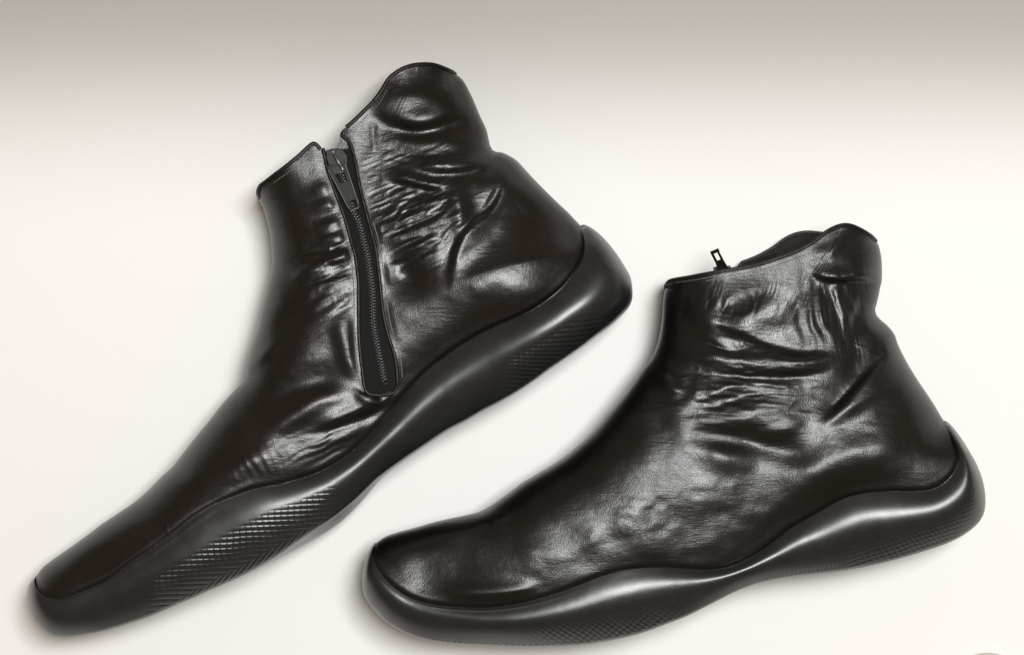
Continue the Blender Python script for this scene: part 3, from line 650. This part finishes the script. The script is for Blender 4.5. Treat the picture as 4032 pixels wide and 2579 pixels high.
right = setup_boot(dict(
 junction=[(1481,2137),(1468,2155),(1465,2193),(1482,2236),(1510,2276),(1549,2313),(1599,2346),(1649,2367),(1716,2382),(1815,2391),(1915,2393),(2015,2382),(2081,2369),(2148,2350),(2194,2336),(2280,2304),(2340,2280),(2400,2260),(2450,2247),(2516,2237),(2599,2234),(2683,2237),(2766,2241),(2849,2234),(2915,2212),(2982,2176),(3032,2143),(3115,2080),(3198,2032),(3233,2012),(3283,1983),(3340,1957),(3400,1944),(3466,1938),(3526,1936),(3599,1936),(3659,1931),(3705,1912),(3745,1878),(3769,1840),(3778,1805),(3775,1780),(3762,1745),(3745,1705),(3728,1675),(3717,1657)],
 front=[(1481,2137),(1490,2130),(1516,2113),(1566,2095),(1633,2077),(1710,2055),(1775,2040),(1868,2020),(1900,2010),(1918,2000),(1948,1980),(1990,1950),(2050,1905),(2116,1864),(2183,1824),(2233,1790),(2282,1749),(2329,1706),(2366,1666),(2415,1605),(2459,1550),(2492,1506),(2532,1450),(2562,1412),(2580,1376),(2592,1340),(2602,1290),(2608,1240),(2611,1190),(2616,1150),(2621,1132)],
 collar=[(2621,1132),(2628,1114),(2643,1105),(2686,1099),(2740,1089),(2789,1079),(2876,1063),(2936,1053),(3000,1038),(3066,1016),(3133,991),(3183,966),(3216,944),(3249,918),(3286,897),(3319,887),(3346,888),(3382,902),(3429,930),(3450,950)],
 back=[(3450,950),(3459,965),(3466,990),(3471,1020),(3473,1060),(3472,1106),(3465,1136),(3461,1160),(3454,1188),(3447,1210),(3447,1226),(3453,1242),(3466,1257),(3499,1287),(3522,1317),(3536,1356),(3566,1417),(3616,1500),(3650,1550),(3679,1594),(3700,1630),(3717,1657)],
 outline=[(1480,2136),(1474,2139),(1460,2156),(1443,2193),(1431,2236),(1426,2289),(1431,2333),(1450,2373),(1483,2412),(1516,2444),(1566,2476),(1616,2499),(1666,2514),(1732,2527),(1816,2535),(1932,2541),(2048,2545),(2134,2545),(2234,2541),(2313,2535),(2413,2518),(2513,2495),(2612,2460),(2699,2427),(2765,2395),(2825,2364),(2898,2328),(2965,2302),(3031,2285),(3118,2270),(3231,2257),(3330,2244),(3430,2225),(3530,2201),(3629,2172),(3729,2138),(3795,2105),(3848,2063),(3872,2026),(3880,1990),(3880,1950),(3872,1900),(3850,1836),(3815,1772),(3779,1716),(3749,1678),(3729,1660),(3717,1656)],
 pair_top=[((1482,2236),(1498,2124)),((1549,2313),(1545,2102)),((1649,2367),(1633,2077)),((1815,2391),(1775,2040)),((2015,2382),(1925,1996)),((2194,2336),(2050,1905)),((2400,2260),(2200,1812)),((2516,2237),(2366,1666)),((2620,2235),(2492,1506)),((2720,2240),(2592,1340)),((2766,2241),(2621,1132)),((2849,2234),(2876,1063)),((2950,2195),(3100,1003)),((3032,2143),(3249,918)),((3080,2105),(3346,888)),((3125,2074),(3450,950)),((3150,2058),(3473,1060)),((3172,2045),(3465,1136)),((3255,1998),(3447,1226)),((3380,1948),(3466,1257)),((3500,1937),(3522,1317)),((3590,1936),(3566,1417)),((3680,1924),(3625,1515)),((3760,1855),(3672,1585)),((3775,1780),(3702,1634))],
 pair_sole=[((1468,2155),(1436,2215)),((1482,2236),(1430,2325)),((1549,2313),(1500,2430)),((1649,2367),(1616,2499)),((1815,2391),(1816,2535)),((2015,2382),(2048,2545)),((2194,2336),(2260,2539)),((2400,2260),(2470,2505)),((2599,2234),(2655,2444)),((2766,2241),(2800,2378)),((2915,2212),(2965,2302)),((3032,2143),(3090,2274)),((3198,2032),(3290,2250)),((3400,1944),(3470,2217)),((3599,1936),(3640,2169)),((3705,1912),(3785,2111)),((3745,1878),(3860,2046)),((3778,1805),(3880,1950)),((3762,1745),(3840,1815)),((3740,1695),(3780,1717))],
 far_collar=[(2621,1132),(2640,1108),(2740,1085),(2860,1064),(2922,1056),(2932,1045),(2938,1030),(2958,1023),(2999,1007),(3065,971),(3115,934),(3155,915),(3198,908),(3250,912),(3320,925),(3400,942),(3450,950)],
 thick=[(1520,2220,170),(1650,2250,215),(1900,2200,262),(2150,2300,282),(2300,2050,290),(2500,2220,282),(2750,2220,248),(2960,2160,216),(3200,2010,236),(3450,1930,258),(2700,1850,288),(3100,1700,275),(3000,1300,245),(3000,1100,215),(3350,1000,180),(3600,1800,262),(3450,1400,240)],
 roll=[(1500,2220,140),(1700,2200,270),(2000,2150,330),(2300,2000,400),(2600,1700,400),(2850,1350,270),(2900,1100,220)],
 roll_back=[(3400,1000,290),(3250,1000,260),(3450,1250,150),(3550,1500,300),(3700,1800,330),(3000,1800,400),(2900,1200,300)],
 tuck=[(1600,2300,4),(2100,2350,4),(2500,2240,6),(2900,2200,20),(3200,2030,32),(3500,1940,30),(3700,1900,20)],
 collar_axis=(2000., 950.), sink=-.0050, seed=17, lump=4., leather='leather_coarse', res=(900, 290), sole_res=(1500, 110),
 binding_runs=[(0.0, 1.0)],
 end_toe=(.02, .17), end_heel=(.03, .19),
 lift=lambda s: 4+16*smooth(.10, .30, s)*smooth(.0, .12, 1-s)+5*smooth(.6, .75, s)*smooth(0.02, .2, 1-s),
 edge_frac=lambda s: .60+.14*np.exp(-((s-.52)/.1)**2),
 crown=lambda s: .20+.15*smooth(.1, .3, s)+.02*smooth(.55, .7, s),
 far_bulge=lambda s: 16*np.exp(-((s-.52)/.06)**2)+3,
 serration=lambda s: np.where(((s > .13) & (s < .45)) | ((s > .6) & (s < .84)), 2.4*np.sign(np.sin(s*1100)), 0),
 extra=extra_right, flat=lambda x, y: 0*x, sunk=lambda x, y: 0*x, grooves=grooves_right,
 stitch=[([(2780,1107),(2849,1090),(2925,1077),(2992,1062),(3066,1041),(3115,1023),(3158,1008),(3190,995)], 11, 8, 1.8),
         ([(2660,1113),(2760,1098),(2849,1079),(2949,1060),(3010,1045),(3080,1023),(3148,995),(3215,962),(3264,927),(3300,908),(3330,903)], 11, 9, 1.4)],  # this row draws the highlight along the binding's lower edge
 steps=[
  ([(3160,1040),(3200,1078),(3240,1098),(3310,1107),(3390,1103),(3470,1114),(3600,1150)], -1, 34, 100, 12, 70, 7),
  ([(2740,1240),(2790,1268),(2849,1294),(2938,1332),(3038,1376),(3148,1402),(3230,1402),(3320,1385)], 1, 13, 40, 15, 85, 8),
  ([(2720,1452),(2800,1462),(2900,1470),(3050,1476),(3204,1466),(3300,1430)], -1, 14, 45, 12, 36, 9),
  ([(3492,1314),(3484,1370),(3479,1410),(3453,1440),(3426,1466),(3385,1510),(3353,1545),(3290,1610),(3220,1670)], -1, 14, 60, 26, 75, 8),
  ([(2560,1430),(2610,1450),(2660,1480),(2700,1530)], -1, 9, 40, 8, 30, 8),
  ([(3380,1140),(3375,1200),(3350,1260),(3340,1340)], 1, 9, 30, 14, 60, 10),
 ],
 strokes=[
  ([(3185,1012),(3240,1000),(3290,972),(3350,925)], 20, 17), ([(3240,1050),(3290,1050),(3340,1060)], 30, -10), ([(3350,1082),(3400,1076),(3460,1082)], 12, 9), ([(3200,1020),(3205,1060),(3215,1100)], 20, -8),
  ([(3260,1140),(3330,1134),(3400,1140)], 16, 10),
  ([(3214,1125),(3222,1199),(3242,1290)], 10, 10), ([(3234,1129),(3250,1190),(3262,1270)], 7, -9), ([(3262,1125),(3285,1200),(3305,1280),(3325,1360)], 8, -12), ([(3284,1125),(3310,1190),(3335,1260)], 9, 8),
  ([(2749,1300),(2830,1335),(2900,1362)], 17, 12), ([(2700,1340),(2780,1352),(2880,1392),(2950,1400)], 7, -8), ([(2760,1336),(2850,1372),(2920,1388)], 6, -5), ([(2849,1310),(2950,1356),(3050,1396)], 5, -4),
  ([(2690,1270),(2740,1282),(2800,1292)], 13, -10),
  ([(2650,1425),(2760,1402),(2880,1412),(3018,1426),(3148,1430),(3290,1412)], 24, 16),
  ([(2720,1508),(2840,1504),(3000,1518),(3120,1512),(3250,1480)], 20, 12), ([(2690,1565),(2760,1552),(2850,1540),(2940,1502)], 18, 14), ([(2720,1600),(2850,1585),(2990,1550)], 14, -10),
  ([(2600,1470),(2635,1505),(2670,1550)], 24, 14), ([(2540,1540),(2620,1570),(2720,1560)], 12, -11),
  ([(2780,1245),(2850,1205),(2920,1172),(3020,1140)], 38, 12), ([(2900,1260),(3020,1230),(3110,1250)], 50, -12), ([(3150,1180),(3190,1260),(3210,1340)], 45, 12), ([(2640,1160),(2680,1220),(2690,1290)], 40, -12),
  ([(2780,1770),(2840,1790),(2920,1812)], 40, 16), ([(2680,1700),(2850,1725),(3000,1750),(3131,1782),(3231,1792)], 34, -16),
  ([(2760,1680),(2880,1650),(3000,1620),(3130,1580)], 38, 14), ([(2650,1650),(2760,1625),(2900,1590)], 18, -8), ([(2990,1710),(3090,1685),(3170,1640)], 28, 10), ([(2560,1620),(2620,1680),(2640,1760)], 40, -10),
  ([(3080,1920),(3180,1868),(3260,1822),(3363,1784),(3480,1752),(3600,1745)], 62, 20), ([(3217,1700),(3290,1645),(3363,1595),(3450,1545),(3530,1490)], 18, 13),
  ([(3395,1260),(3430,1300),(3480,1310)], 16, 10), ([(3340,1280),(3380,1380),(3330,1500)], 34, -14),
  ([(1870,2030),(1920,2030),(1980,2070)], 26, 12), ([(1905,2000),(1918,2040),(1925,2070)], 9, -8), ([(1740,2100),(1850,2075),(1910,2055)], 26, 10),
  ([(1740,2336),(1868,2334),(2014,2330),(2130,2310)], 28, 16), ([(1540,2240),(1700,2250),(1900,2240)], 55, -14),
  ([(2180,2080),(2300,2180),(2350,2250)], 45, -6), ([(2420,1990),(2530,2080),(2580,2180)], 70, 12), ([(2230,2160),(2320,2140),(2370,2090)], 24, 3), ([(2030,2140),(2130,2190)], 24, 2.5),
  ([(2600,1980),(2720,1960),(2900,1900)], 60, 10),
 ]))
o = root_at("ankle_boot", 1300, 1500, "black leather ankle boot lying plain side up with its pull above the collar")
build_boot(right, o)
right_root = o
def zip_right(root):
    za = ZM-.006
    mb = MB(); plate(mb, [(2808,1052),(2876,1046),(2884,1082),(2872,1100),(2826,1104),(2812,1090)], za-10*S, za+2*S, 3*S)
    sl = mb.build("zip_slider", M['metal'], root, False)
    mb = MB(); tl = lambda x, y: .010*np.clip((1063-y)/80., 0, 1)
    z0 = za+2*S; z1 = z0+8*S
    plate(mb, [(2816,1030),(2846,1018),(2874,1066),(2872,1076),(2828,1078),(2826,1070)], z0, z1, 1.5*S, tl)
    bar(mb, (2802,995), (2821,1032), 10, z0, z1, tl, 11, 1.5*S); bar(mb, (2826,989), (2843,1022), 9, z0, z1, tl, 10, 1.5*S)
    bar(mb, (2798,998), (2831,984), 14, z0, z1, tl, 14, 1.5*S)
    mb.build("zip_pull", M['metal'], sl, False)
    # end of the zip tape lying inside the collar
    n = 30; c = spline([(2860,1068),(2940,1050),(3010,1022),(3060,1004)], 300); c = at(c, np.linspace(0, 1, n)); w = np.linspace(-9, 9, 5)
    X = c[:, None, 0]+0*w; Y = c[:, None, 1]+w; z = za-.004+.0006*np.sin(X/30.)
    v = np.stack(to_world(X, Y, z), -1).reshape(-1, 3)
    link_mesh("zip_tape", v, grid_faces(n, 5), M['tape'], root)
zip_right(right_root)

# ------------------------------------------------------------------ thing just entering at the bottom right corner
def corner_thing():
    n, m = 72, 18; v = []
    for i in range(n):
        a = 2*math.pi*i/n
        for j in range(m):
            t = j/(m-1)*math.pi; r = math.sin(t)**.7 if 0 < j < m-1 else 0
            wob = 1+.02*math.sin(3*a+.5)
            v.append(to_world(3896+205*r*math.cos(a)*wob, 2781+209*r*math.sin(a)*wob, (1-math.cos(t))*.0045+.0004))
    f = []
    for i in range(n):
        for j in range(m-1): f.append([i*m+j, ((i+1) % n)*m+j, ((i+1) % n)*m+j+1, i*m+j+1])
    o = link_mesh("rounded_tip", np.array(v), f, simple("pale_pink_grey_skin", (.62, .54, .51), .6, 0, (400, .0002)))
    o['label'] = "pale pinkish grey rounded tip just showing at the bottom right corner"; o['category'] = 'rounded tip'
corner_thing()

def settle(root, x, y):
    w = to_world(x, y, 0); root.location = (w[0], w[1], 0)
    for ch in list(root.children): ch.location = (-w[0], -w[1], 0)
settle(left_root, 1250, 1500); settle(right_root, 2800, 1900)
